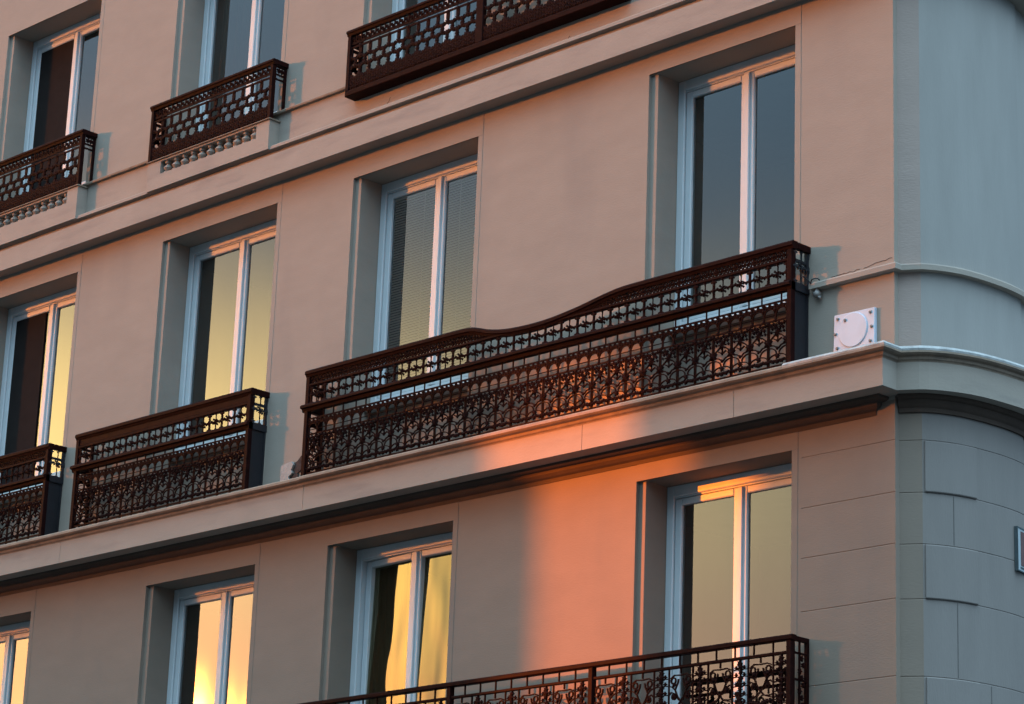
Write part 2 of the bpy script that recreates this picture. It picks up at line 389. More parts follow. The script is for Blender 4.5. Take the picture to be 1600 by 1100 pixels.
for (zt, zb) in ((COURSES[0], COURSES[1]), (COURSES[2], COURSES[3]), (COURSES[4], COURSES[5])):
    c = MB(); c.sweep([(-.03, zt-.004), (.010, zt-.004), (.014, zt-.010), (.014, zb+.010), (.010, zb+.004), (-.03, zb+.004)], arc_between(.135, .50))
    c.build('raised_corner_block', 'grey_shade', B)
for (zt, zb, yy) in ((COURSES[1], COURSES[2], .31), (COURSES[3], COURSES[4], .33), (COURSES[4], COURSES[5], .62)):
    c = MB(); P = arc_between(yy, yy+.006); c.sweep([(-.02, zt-.01), (.0015, zt-.01), (.0015, zb+.01), (-.02, zb+.01)], P); c.build('corner_joint', 'joint', B)

# main cornice under the middle floor (profile: out from the fascia face, height)
FACE = [(-.27, .0), (0, .022), (0, -.172), (-.150, -.174), (-.27, -.174)]
BED = [(-.27, -.1745), (-.135, -.1745), (-.140, -.192), (-.165, -.202), (-.195, -.206), (-.200, -.226), (-.222, -.246), (-.244, -.258), (-.244, -.288), (-.27, -.290)]
f = MB(); f.sweep(BED, [(XL, -.25), (.087, -.25), (.087, .03)]); f.build('bed_moulding', 'bed_shade', B)
cuts = [XL, -9.245, -5.873, -2.702, -1.224, .087]
for i in range(len(cuts)-1):
    a, b = cuts[i], cuts[i+1]
    f = MB()
    if i < len(cuts)-2: f.sweep(FACE, [(a, -.25), (b-.005, -.25)])
    else: f.sweep(FACE, [(a, -.25), (b, -.25), (b, .03)])
    f.build('cornice_fascia', 'trim', B)
NOSE = [(-.32, .150), (-.06, .128), (.030, .112), (.046, .098), (.048, .078), (.036, .066), (.016, .058), (.012, .040), (.002, .030), (0, .0225), (-.32, .0225)]
f = MB(); f.sweep(NOSE, [(XL, -.25), (-5.873, -.25)]); f.sweep([(o*(1.0 if o < 0 else 1.25), z) for o, z in NOSE], [(-5.868, -.25), (.087, -.25), (.087, .03)])
f.build('cornice_nosing', 'nosing', B)
CB = [(.0, .045), (.135, .122)]+CURVE[1:]+AFTER[1:]
cpath = []
def offset_path(P, d):
    out = []
    for i, p in enumerate(P):
        a = P[max(i-1, 0)]; b = P[min(i+1, len(P)-1)]; q = math.hypot(b[0]-a[0], b[1]-a[1]); out.append((p[0]+(b[1]-a[1])/q*d, p[1]-(b[0]-a[0])/q*d))
    return out
ce = .165
cpath = offset_path(CB, ce)
f = MB(); f.sweep([(o*.60, z) if o < -.001 else (o, z) for o, z in FACE], cpath); f.build('cornice_fascia', 'trim', B)
f = MB(); f.sweep([(o*.60, z) for o, z in BED], cpath); f.build('bed_moulding', 'bed_shade', B)
f = MB(); f.sweep([(o*.55, z) if o < -.001 else (o, z) for o, z in NOSE], cpath); f.build('cornice_nosing', 'nosing', B)
# lead flashing dressed over the cornice at the corner
FL = [(-.10, .158), (-.01, .140), (.044, .124), (.060, .106), (.058, .090), (.050, .092), (.040, .108), (-.10, .135)]
def rough_flash(path): return path
f = MB(); f.sweep(FL, [(-.74, -.25), (-.45, -.252), (-.2, -.249), (.087, -.25), (.087, -.02)]); f.sweep([(o*.8, z) for o, z in FL], cpath)
f.build('lead_flashing', 'lead', B)

# string course on the corner pier
f = MB(); ST = [(-.03, .776), (.045, .770), (.050, .760), (.050, .724), (-.03, .720)]
f.sweep(ST, [(-.715, 0), (0, 0), (.002, .045)]); f.sweep(ST, CB); f.build('string_course', 'trim', B)

# upper cornice and the parapet band of the top floor
UP = [(-.17, 3.21), (0, 3.207), (0, 2.998), (-.17, 2.998)]
f = MB(); f.sweep(UP, [(XL, -.14), (.05, -.14), (.05, .03)]); f.sweep([(o*.7, z) for o, z in UP], offset_path(CB, .11)); f.build('upper_cornice', 'trim', B)
f = MB()
f.box(XL, .05, -.10, .02, 3.20, 3.262)
f.sweep([(-.05, 3.62), (0, 3.62), (0, 3.315), (.085, 3.296), (.098, 3.285), (.098, 3.258), (-.05, 3.258)], [(XL, -.05), (.02, -.05), (.02, .03)])
f.sweep([(-.06, 3.62), (.03, 3.62), (.03, 3.315), (.11, 3.296), (.13, 3.258), (-.06, 3.258)], CB)
f.build('parapet_band', 'trim', B)
f = MB(); f.sweep([(-.06, 3.652), (.028, 3.645), (.034, 3.636), (.030, 3.620), (-.06, 3.6205)], [(XL, -.05), (.02, -.05), (.02, .03)]); f.build('sill_ledge', 'nosing', B)

# stone plinths with a pierced balustrade under the two left top balconies
def plinth(x0, x1, dz, hx0, hx1):
    yf, yb, zt, zb = -.164, -.045, 3.542+dz, 3.262
    h0, h1 = 3.402+dz, 3.526+dz
    p = MB()
    p.box(x0, x1, yf, yb, h1, zt); p.box(x0, x1, yf, yb, zb, h0); p.box(x0, hx0, yf, yb, h0, h1); p.box(hx1, x1, yf, yb, h0, h1)
    p.box(hx0, hx1, yb-.02, yb, h0, h1)
    o = p.build('balcony_plinth', 'trim', B)
    cp = MB(); cp.bbox(x0-.015, x1+.015, yf-.016, yb, zt+.001, zt+.014, .005); cp.build('plinth_cap', 'nosing', o)
    n = round((hx1-hx0)/.125)
    q = MB()
    for i in range(n):
        cx = hx0+(i+.5)*(hx1-hx0)/n; H = h1-h0
        q.lathe([(.012, 0), (.040, .002), (.040, .014), (.020, .022), (.036, .040), (.044, .052), (.034, .070), (.018, .086), (.016, .094), (.030, .098), (.030, H)], cx, yf+.046, h0, 'z', 12)
    q.build('balustrade', 'trim', o)
plinth(-8.50, -6.75, 0, -8.31, -6.93); plinth(-11.45, -9.60, .05, -11.25, -9.77)

# ------------------------------------------------------------------ windows
def make_window(k, tilt_l=0, tilt_r=0, glass='glass', open_left=0, pitch=0, dark_sheet=0):
    a, b, zt, zb = OPEN[k]; a = a+REB_W
    fw, y0, y1 = .070, YW, YW+.07
    f = MB()
    f.bbox(a, a+fw, y0, y1, zb, zt, .006); f.bbox(b-fw, b, y0, y1, zb, zt, .006)
    f.bbox(a+fw, b-fw, y0, y1, zt-.085, zt, .006); f.bbox(a+fw, b-fw, y0, y1, zb, zb+.07, .006)
    f.bbox(a+fw-.002, b-fw+.002, y0+.016, y1, zt-.097, zt-.083, .003)
    win = f.build('window', 'white', B)
    s = MB(); s.bbox(a-.02, b, y0-.07, y0+.01, zb-.035, zb-.001, .006); s.build('sill', 'white', win)
    x0, x1, z0, z1 = a+fw+.004, b-fw-.004, zb+.074, zt-.101
    xm = (x0+x1)/2; st, tr, br = .062, .052, .085
    for side in (0, 1):
        xa, xb = (x0, xm+.0) if side == 0 else (xm+.003, x1)
        hx = xa if side == 0 and tilt_l >= 0 else xb
        sb = MB(); ys, ye = y0+.014, y0+.060
        sb.bbox(xa-hx, xa+st-hx, ys, ye, z0, z1, .007); sb.bbox(xb-st-hx, xb-hx, ys, ye, z0, z1, .007)
        sb.bbox(xa+st-hx, xb-st-hx, ys, ye, z1-tr, z1, .007); sb.bbox(xa+st-hx, xb-st-hx, ys, ye, z0, z0+br, .007)
        if side == 1: sb.bbox(xa-.022-hx, xa+.030-hx, ys-.018, ys-.001, z0+.004, z1-.004, .006)
        so = sb.build('sash', 'white')
        gl = MB(); gx0, gx1 = xa+st-.004-hx, xb-st+.004-hx
        gl.box(gx0, gx1, ys+.024, ys+.028, z0+br-.004, z1-tr+.004)
        # one pane: only its outer face mirrors
        gm = MB(); gm.quad((gx0, ys+.024, z0+br-.004), (gx1, ys+.024, z0+br-.004), (gx1, ys+.024, z1-tr+.004), (gx0, ys+.024, z1-tr+.004))
        po = gm.build('pane', glass, fix=False)
        zc = (z0+z1)/2
        if dark_sheet and side == 0:
            q = MB(); q.box(gx0+hx+.003, gx0+hx+(gx1-gx0)*dark_sheet, ys+.010, ys+.018, z0+br-.003, z1-tr+.003); q.build('dark_pane_sheet', 'dark_sheet', win)  # added matt sheet standing in for the pane's dark reflection
        ang = (tilt_l if side == 0 else tilt_r)
        if side == 0 and open_left: ang = open_left
        T = Matrix.Translation((hx, ys, 0)) @ Matrix.Rotation(R_(ang), 4, 'Z') @ Matrix.Translation((0, -ys, 0))
        so.matrix_world = T
        po.matrix_world = T
        if pitch and not (side == 0 and open_left):
            po.matrix_world = T @ Matrix.Translation((0, ys+.024, zc)) @ Matrix.Rotation(R_(pitch), 4, 'X') @ Matrix.Translation((0, -ys-.024, -zc))
        bpy.context.view_layer.update()
        for o_ in (so, po):
            mw = o_.matrix_world.copy(); o_.parent = win; o_.matrix_parent_inverse = Matrix.Identity(4); o_.matrix_basis = mw if True else mw
    return win
bpy.context.view_layer.update()
WIN = {}
for k in OPEN:
    kw = {}
    if k in ('r2d', 'r1d'): kw = dict(dark_sheet={'r2d': .88, 'r1d': .995}[k])
    if k == 'r2b': kw = dict(glass='glass_clear')
    if k == 'r3b': kw = dict(glass='glass_wavy', tilt_l=-3.5, pitch=-1.6)
    WIN[k] = make_window(k, **kw)
# rooms behind them
r = MB()
for (z0, z1) in ((-3.4, -.35), (-.15, 2.95), (3.1, 6.1)):
    xs = [-16, -12.4, -9.1, -6.2, -3.2, -.62]
    for x0, x1 in zip(xs, xs[1:]):
        y0, y1 = YW+.11, 2.4
        r.quad((x0, y1, z0), (x1, y1, z0), (x1, y1, z1), (x0, y1, z1)); r.quad((x0, y0, z0), (x0, y1, z0), (x0, y1, z1), (x0, y0, z1)); r.quad((x1-.02, y0, z0), (x1-.02, y1, z0), (x1-.02, y1, z1), (x1-.02, y0, z1))
        r.quad((x0, y0, z0), (x1, y0, z0), (x1, y1, z0), (x0, y1, z0)); r.quad((x0, y0, z1), (x1, y0, z1), (x1, y1, z1), (x0, y1, z1))
r.build('interior_wall', 'room', B, fix=False)
RP = [(XL, .3), (-.05, .3), (.22, .9), (.02, 1.8), (-4.7, 11.2), (XL, 11.2)]; n = len(RP)
ew = MB(); ew.quad((XL, 0, -7), (XL, 11.2, -7), (XL, 11.2, 8), (XL, 0, 8)); ew.quad((XL, 11.25, -7), (-4.78, 11.25, -7), (-4.78, 11.25, 8), (XL, 11.25, 8)); ew.build('rear_wall', 'stucco', B, fix=False)
rf = MB(); rf.add([(x, y, 7.98) for x, y in RP]+[(x, y, 8.15) for x, y in RP], [tuple(range(n-1, -1, -1)), tuple(range(n, 2*n))]+[(i, (i+1) % n, n+(i+1) % n, n+i) for i in range(n)]); rf.build('roof', 'trim', B)

# blinds and curtains hang inside, behind the panes
def blind(k, side, label):
    a, b, zt, zb = OPEN[k]; a += REB_W; xm = (a+b)/2; x0, x1 = (a+.138, xm-.064) if side == 0 else (xm+.068, b-.138)
    e = empty('venetian_blind', ((x0+x1)/2, YW+.052, zt-.15)); tag(e, label, 'blind', 'blinds behind the panes')
    y = YW+.052; hb = MB(); hb.box(x0, x1, y-.008, y+.008, zt-.175, zt-.155); hb.build('head_rail', 'blind', e)
    s = MB(); z = zt-.178
    while z > zb+.19:
        s.add([(x0, y-.006, z-.023), (x1, y-.006, z-.023), (x1, y+.008, z), (x0, y+.008, z), (x0, y-.0055, z-.024), (x1, y-.0055, z-.024), (x1, y+.0085, z-.001), (x0, y+.0085, z-.001)], [(0, 1, 2, 3), (7, 6, 5, 4), (0, 4, 5, 1), (2, 6, 7, 3)]); z -= .0235
    s.build('slats', 'blind', e, fix=False)
    t = MB()
    for q in (.3, .72): x = x0+(x1-x0)*q; t.box(x-.003, x+.003, y-.009, y-.007, zb+.17, zt-.178)
    t.build('ladder_cord', 'blind', e)
blind('r2b', 0, 'beige slatted blind behind the left pane of the middle-floor window above the sagging rail')
blind('r2b', 1, 'beige slatted blind behind the right pane of the middle-floor window above the sagging rail')
def curtain(k, x0, x1, m_, label, amp=.02, wl=.09, y=YW+.20):
    a, b, zt, zb = OPEN[k]
    c_ = MB(); n = 60; P = []
    for i in range(n+1):
        x = x0+(x1-x0)*i/n; P.append((x, y+amp*math.sin(2*math.pi*(x-x0)/wl)+amp*.5*math.sin(2*math.pi*(x-x0)/(wl*2.7)+1)))
    V = []; F = []
    for j, z in enumerate((zb+.05, zt-.05)):
        for (x, yy) in P: V.append((x, yy, z))
    for i in range(n): F.append((i, i+1, n+2+i, n+1+i))
    c_.add(V, F); o = c_.build('curtain', m_, fix=False, smooth=True)
    so = o.modifiers.new('thickness', 'SOLIDIFY'); so.thickness = .003
    tag(o, label, 'curtain', 'curtains behind the panes')
curtain('r1c', -8.35, -7.95, 'curtain', 'dark curtain behind the left pane of the top middle window')
curtain('r3b', -5.70, -5.20, 'curtain', 'dark curtain behind the left pane of the lower window with golden wavy panes')

# ------------------------------------------------------------------ iron railings
def mp_front(yf): return lambda u, v, d: (u, yf+d, v)
def mp_side(x, sgn): return lambda u, v, d: (x+sgn*d, u, v)
def arc(cx, cz, r, a0, a1, n=8, rz=None):
    rz = rz or r
    return [(cx+r*math.cos(R_(a0+(a1-a0)*i/n)), cz+rz*math.sin(R_(a0+(a1-a0)*i/n))) for i in range(n+1)]
TA = .172
def lattice_a(m, u0, u1, mp, zb, d=.011):     # lower panel of the middle floor's railings: zb = foot
    n = max(1, round((u1-u0)/TA)); t = (u1-u0)/n; na = max(1, round((u1-u0)/.106)); ta = (u1-u0)/na
    z = lambda q: zb+q
    def rb(p, w_): m.ribbon(p, w_*1.2, mp, 0, d)
    rb([(u0, z(.492)), (u1, z(.492))], .010); rb([(u0, z(.462)), (u1, z(.462))], .016); rb([(u0, z(.355)), (u1, z(.355))], .010)
    rb([(u0, z(.395)), (u1, z(.395))], .003); rb([(u0, z(.018)), (u1, z(.018))], .012); rb([(u0, z(.062)), (u1, z(.062))], .007)
    for i in range(na+1):
        u = u0+i*ta
        rb([(u, z(.355)), (u, z(.465))], .012)
        m.blob(u, z(.478), .017, mp, -.002, d, 4, i); m.blob(u, z(.442), .017, mp, -.003, d, 3, .5); m.blob(u, z(.36), .015, mp, -.002, d, 4)
        if i < na:
            rb(arc(u+ta/2, z(.415), ta/2-.006, 0, 180, 8, .036), .012); m.blob(u+ta/2, z(.476), .015, mp, -.002, d, 5, .8)
            m.blob(u+ta/4, z(.455), .013, mp, -.002, d, 4); m.blob(u+3*ta/4, z(.455), .013, mp, -.002, d, 4, .4)
    k = 0; u = u0
    seq = [.18, .12, .12, .16, .12]
    while u < u1-.03:
        rb([(u, z(.492)), (u, z(.565))], .006); u += seq[k % 5]; k += 1
    for i in range(n+1):
        u = u0+i*t
        for s_ in (-.007, .007):
            if u0-.001 < u+s_ < u1+.001: rb([(u+s_, z(0)), (u+s_, z(.35))], .0042)
        m.blob(u, z(.196), .030, mp, -.006, d, 7, i*.7, 21, .4); m.blob(u, z(.338), .016, mp, -.004, d, 5)
        for q in (-1, 1): m.blob(u+q*.026, z(.208), .012, mp, -.003, d, 4); m.blob(u+q*.024, z(.180), .010, mp, -.003, d, 4)
        if i == n: break
        c_ = u+t/2
        m.blob(c_, z(.268), .038, mp, -.008, d, 8, i, 25, .42)
        for q, hq, rq in ((-.062, .322, .013), (-.038, .330, .014), (-.014, .322, .013), (.012, .333, .014), (.036, .324, .013), (.060, .331, .014), (-.048, .300, .014), (.048, .298, .014), (-.022, .306, .012), (.024, .305, .012), (-.058, .272, .010), (.058, .268, .010)):
            m.blob(c_+q, z(hq), rq, mp, -.004, d, 4, q*90+i)
        for s_ in (-1, 1):
            rb([(c_+s_*.025, z(.250)), (c_+s_*.052, z(.230)), (c_+s_*t/2, z(.205))], .007)
            rb([(c_+s_*t/2, z(.190)), (c_+s_*.060, z(.176)), (c_+s_*.030, z(.170)), (c_+s_*.008, z(.150))], .0065)     # cup between two leaves
            rb(arc(c_+s_*t/2, z(.112), t/2-.012, 90, 90+90*s_, 6, .046), .0065)
            rb(arc(c_, z(.072), t/2-.006, 90-90*s_, 90, 6, .034), .006)
            rb([(c_+s_*.010, z(.210)), (c_+s_*.036, z(.222))], .007)
            for q in (.020, .040, .060, .080): m.blob(c_+s_*q, z(.050+.005*((i+int(q*1000)) % 3)), .013, mp, -.004, d, 5, i+q*50)
        rb([(c_, z(.242)), (c_, z(.205))], .005); m.blob(c_, z(.205), .012, mp, -.004, d, 4)
        m.blob(c_, z(.150), .014, mp, -.004, d, 3, 1.57); m.blob(c_, z(.090), .020, mp, -.005, d, 6); m.blob(c_, z(.050), .016, mp, -.004, d, 6)
def frieze_flower(m, u0, u1, mp, z0, z1, d=.009):
    n = max(1, round((u1-u0)/TA)); t = (u1-u0)/n; zc = (z0+z1)/2; h = (z1-z0)/2
    def rb(p, w_): m.ribbon(p, w_, mp, 0, d)
    for i in range(n+1):
        u = u0+i*t
        rb([(u, z0), (u, z1)], .020); m.blob(u, zc, .026, mp, -.006, d, 4, .78)
        for zz in (z0+.016, z1-.016): m.blob(u, zz, .026, mp, -.003, d, 4)
        if i == n: break
        c_ = u+t/2
        m.blob(c_, zc, .027, mp, -.007, d, 6, i, 19, .4)
        for s_ in (-1, 1):
            m.blob(c_+s_*.030, zc+.004*s_, .014, mp, -.004, d, 3, i); m.blob(c_+s_*.050, zc-.006*s_, .012, mp, -.004, d, 4, i)
            rb([(c_, zc+s_*.02), (c_+.003, zc+s_*h)], .005); rb([(c_+s_*.02, zc), (c_+s_*t/2, zc+s_*.004)], .006)
            m.blob(c_, zc+s_*(h-.006), .015, mp, -.002, d, 4); m.blob(c_+s_*.024, zc-s_*.024, .010, mp, -.003, d, 4)
def frieze_fine(m, u0, u1, mp, z0f, z1f, d=.012):
    n = max(2, round((u1-u0)/.036)); t = (u1-u0)/n
    for i in range(n):
        u = u0+i*t; a0, b0, a1, b1 = z0f(u), z1f(u), z0f(u+t), z1f(u+t)
        if b0-a0 < .012: continue
        m.ribbon([(u, a0), (u+t, b1)], .0065, mp, 0, d); m.ribbon([(u, b0), (u+t, a1)], .0065, mp, 0, d)
        m.ribbon([(u, (a0+b0)/2), (u+t, (a1+b1)/2)], .006, mp, 0, d)
        m.blob(u, (a0+b0)/2, .011, mp, -.002, d, 4, i)
        if i % 5 == 0: m.ribbon([(u, a0), (u, b0)], .012, mp, 0, d)
def rail_profile(m, path, prof):      # path of (x, z-top) at front plane; prof of (y, dz)
    n = len(path); k = len(prof); V = [(x, y, z+dz) for (x, z) in path for (y, dz) in prof]
    F = [(i*k+j, i*k+(j+1) % k, (i+1)*k+(j+1) % k, (i+1)*k+j) for i in range(n-1) for j in range(k)]
    F += [tuple(range(k)), tuple((n-1)*k+j for j in range(k-1, -1, -1))]
    m.add(V, F)
YF = -.185
def railing_a(x0, x1, label, sag=None, fine=True, zt=1.06, zb=.142, solid_right=True):
    e = empty('balcony_railing', ((x0+x1)/2, YF, zb)); tag(e, label, 'railing', 'ornate iron balcony railings')
    top = (lambda x: zt) if sag is None else sag
    xs = [x0-.015+(x1-x0+.03)*i/80 for i in range(81)] if sag else [x0-.015, x1+.015]
    hp = [(YF-.022, -.012), (YF-.012, 0), (YF+.04, 0), (YF+.05, -.012), (YF+.05, -.045), (YF+.03, -.058), (YF-.004, -.058), (YF-.012, -.040), (YF-.022, -.034)]
    h = MB(); rail_profile(h, [(x, top(x)) for x in xs], hp)
    for x in (x0, x1): h.box(x-.018, x+.018, YF+.0505, 0, zt-.050, zt-.002)
    h.build('handrail', 'iron', e)
    zf = zt-.130
    t_ = MB(); t_.bbox(x0, x1, YF-.010, YF+.03, zf-.012, zf+.012, .005); t_.build('thin_rail', 'iron', e)
    zk0, zk1 = zt-.360, zt-.300
    k = MB(); rail_profile(k, [(x0-.03, zk1), (x1+.004, zk1)], [(YF-.040, -.012), (YF-.030, 0), (YF+.035, 0), (YF+.035, -.060), (YF-.010, -.060), (YF-.018, -.036), (YF-.040, -.030)]); k.build('mid_rail', 'iron', e)
    mpf = mp_front(YF)
    f = MB()
    if fine: frieze_fine(f, x0+.03, x1-.03, mpf, lambda x: zf+.010, lambda x: top(x)-.056)
    else: f.bbox(x0+.02, x1-.02, YF-.002, YF+.014, zf+.0125, zt-.0585, .004)
    frieze_flower(f, x0+.06, x1-.05, mpf, zk1, zf-.012)
    f.build('frieze', 'iron', e)
    lt = MB(); lattice_a(lt, x0+.05, x1-.045, mpf, zb)
    lt.build('lattice_panel', 'iron', e)
    for x in (x0+.018, x1-.018):
        p = MB(); p.bbox(x-.022, x+.022, YF-.013, YF+.028, zb-.002, zt-.0585, .004)
        p.build('post', 'iron', e)
    for x, sg in ((x0, 1), (x1, -1)):       # short returns to the wall
        s = MB(); ms = mp_side(x, sg)
        y0, y1 = YF+.03, -.004
        frieze_flower(s, y0, y1, ms, zk1, zt-.055, .012)
        s.ribbon([(y0, zf), (y1, zf)], .02, ms, 0, .02); s.ribbon([(y0, zk1-.03), (y1, zk1-.03)], .06, ms, -.012, .03)
        if sg == -1 and solid_right: s.box(x-.012, x-.002, y0, y1-.022, zb, zk1-.0605)
        else: lattice_a(s, y0, y1-.02, ms, zb)
        s.ribbon([(y1-.012, zb), (y1-.012, zt-.052)], .022, ms, -.003, .02)
        s.build('side_panel', 'iron' if not (sg == -1 and solid_right) else 'ironsolid', e)
    b = MB(); b.bbox(x0, x1, YF-.008, YF+.024, zb-.0145, zb-.0025, .003); b.build('bottom_rail', 'iron', e)
    return e
SAG = spline([(-6.1, 1.062), (-4.6, 1.062), (-4.15, 1.062), (-3.98, 1.050), (-3.78, .993), (-3.54, .960), (-3.2, .956), (-2.86, .990), (-2.55, 1.040), (-2.3, 1.060), (-1.5, 1.062), (-.6, 1.062)], 8)
def sag(x):
    for p, q in zip(SAG, SAG[1:]):
        if p[0] <= x <= q[0]: return p[1]+(q[1]-p[1])*(x-p[0])/(q[0]-p[0])
    return 1.06
railing_a(-5.985, -.755, 'long ornate iron railing with sagging handrail, spanning two middle-floor windows', sag=sag)
railing_a(-9.215, -6.715, 'short iron railing, whole in view, at the middle-floor window with two yellow panes', fine=False, zt=1.045, zb=.150)
railing_a(-12.4, -9.655, 'short ornate iron railing on the main cornice, cut by the left edge of the photo', zt=1.035, zb=.150)

TB = .125
def lattice_b(m, u0, u1, mp, zb, d=.010):
    n = max(1, round((u1-u0)/TB)); t = (u1-u0)/n; z = lambda q: zb+q
    def rb(p, w_): m.ribbon(p, w_*1.3, mp, 0, d)
    rb([(u0, z(.435)), (u1, z(.435))], .018); rb([(u0, z(.398)), (u1, z(.398))], .014); rb([(u0, z(.012)), (u1, z(.012))], .020)
    for i in range(n+1):
        u = u0+i*t
        # square tiles of the frieze
        rb([(u, z(.43)), (u, z(.51))], .010)
        if i < n:
            c_ = u+t/2; rb([(c_, z(.43)), (c_, z(.51))], .008)
            for cc in (u+t/4, u+3*t/4):
                rb([(cc-.022, z(.447)), (cc+.005, z(.45)), (cc-.004, z(.47)), (cc+.006, z(.488)), (cc-.018, z(.492))], .007)
                m.blob(cc+.012, z(.463), 0.0149, mp, -.002, d, 4, i); m.blob(cc-.012, z(.480), 0.0138, mp, -.002, d, 4)
        rb([(u-.012, z(.40)), (u-.013, z(.34)), (u-.004, z(.300))], .010); rb([(u+.012, z(.40)), (u+.013, z(.34)), (u+.004, z(.300))], .010); rb([(u, z(.40)), (u, z(.30))], .012)
        m.blob(u, z(.302), 0.0299, mp, -.005, d, 5, i); m.blob(u, z(.392), 0.0207, mp, -.003, d, 4)
        rb([(u, z(.205)), (u, z(.125))], .024); m.blob(u, z(.205), 0.0299, mp, -.004, d, 6, i*2); m.blob(u, z(.165), 0.0207, mp, -.004, d, 4, i); m.blob(u, z(.125), 0.0322, mp, -.004, d, 5, i)
        if i < n:
            c_ = u+t/2
            rb([(c_, z(.285)), (c_, z(.225))], .022); m.blob(c_, z(.282), 0.0287, mp, -.005, d, 6, 1); m.blob(c_, z(.250), 0.0207, mp, -.004, d, 4, i); m.blob(c_, z(.224), 0.0299, mp, -.004, d, 5, i)
            for s_ in (-1, 1):
                rb([(c_, z(.285)), (c_+s_*t/2, z(.303))], .018); m.blob(c_+s_*t/4, z(.293), 0.0196, mp, -.003, d, 3, s_)
                rb([(c_, z(.222)), (c_+s_*t/2, z(.203))], .018); m.blob(c_+s_*t/4, z(.212), 0.0207, mp, -.003, d, 3, s_+i)
                rb([(c_, z(.100)), (c_+s_*t/2, z(.128))], .022)
                m.blob(c_+s_*t/4, z(.108), 0.0276, mp, -.004, d, 5, i)
                rb(arc(c_+s_*t/4, z(.045), t/4-.004, 0, 180, 5, .04), .014)
                m.blob(c_+s_*t/4, z(.050), 0.0230, mp, -.004, d, 5, i+s_); m.blob(c_+s_*t/4, z(.080), 0.0207, mp, -.004, d, 4, i); m.blob(c_+s_*t/4, z(.024), 0.0184, mp, -.004, d, 4, i)
                rb([(c_+s_*t/4, z(0)), (c_+s_*t/4, z(.11))], .010)
            rb([(c_, z(0)), (c_, z(.11))], .012); m.blob(c_, z(.07), 0.0276, mp, -.004, d, 5, i); m.blob(c_, z(.03), 0.0230, mp, -.004, d, 5, i); m.blob(c_, z(.100), 0.0253, mp, -.004, d, 5, i)
        rb([(u, z(0)), (u, z(.12))], .012); m.blob(u, z(.07), 0.0276, mp, -.004, d, 5); m.blob(u, z(.100), 0.0253, mp, -.004, d, 5); m.blob(u, z(.035), 0.0230, mp, -.004, d, 5, 1)
YB = -.155
def railing_b(x0, x1, zb, label, posts=(), beam=False):
    e = empty('balcony_railing', ((x0+x1)/2, YB, zb)); tag(e, label, 'railing', 'ornate iron balcony railings')
    zt = zb+.565
    h = MB(); rail_profile(h, [(x0-.015, zt), (x1+.015, zt)], [(YB-.026, -.010), (YB-.018, 0), (YB+.035, 0), (YB+.04, -.010), (YB+.04, -.040), (YB+.02, -.052), (YB-.010, -.052), (YB-.018, -.030), (YB-.026, -.026)])
    for x in (x0, x1): h.box(x-.018, x+.018, YB+.0405, -.001, zt-.045, zt-.002)
    h.build('handrail', 'iron', e)
    edges = [x0]+list(posts)+[x1]; mpf = mp_front(YB)
    for a, b in zip(edges, edges[1:]):
        l_ = MB(); lattice_b(l_, a+.035, b-.035, mpf, zb); l_.build('lattice_panel', 'iron', e)
    for x in [x0+.016, x1-.016]+list(posts):
        wd = .020 if x not in posts else .042
        p = MB(); p.bbox(x-wd, x+wd, YB-.014, YB+.026, zb-.003, zt-.0525, .004); p.build('post', 'iron', e)
    for x, sg in ((x0, 1), (x1, -1)):
        s = MB(); ms = mp_side(x, sg); y0, y1 = YB+.03, -.004
        for q in (.505, .43, .385): s.ribbon([(y0, zb+q), (y1, zb+q)], .014, ms, 0, .014)
        for q in (.25, .5, .75): s.blob(y0+(y1-y0)*q, zb+.468, .026, ms, -.002, .012, 5, q)
        s.ribbon([(y1-.012, zb), (y1-.012, zt-.05)], .022, ms, -.003, .02)
        if sg == 1: lattice_b(s, y0, y1-.02, ms, zb)
        s.build('side_panel', 'iron', e)
    b = MB()
    if beam: b.bbox(x0, x1, YB-.020, -.052, zb-.055, zb-.004, .006)
    else: b.bbox(x0, x1, YB-.010, YB+.028, zb-.014, zb-.0035, .003)
    b.build('bottom_rail', 'iron', e)
railing_b(-8.505, -6.750, 3.560, 'short iron railing, whole in view, on the pierced stone plinth of the top middle window')
railing_b(-11.45, -9.600, 3.610, 'short iron railing on the top left window plinth, cut by the left edge')
railing_b(-5.74, -2.50, 3.538, 'long iron railing with a middle post, cut by the top edge of the photo', posts=(-4.10,), beam=True)

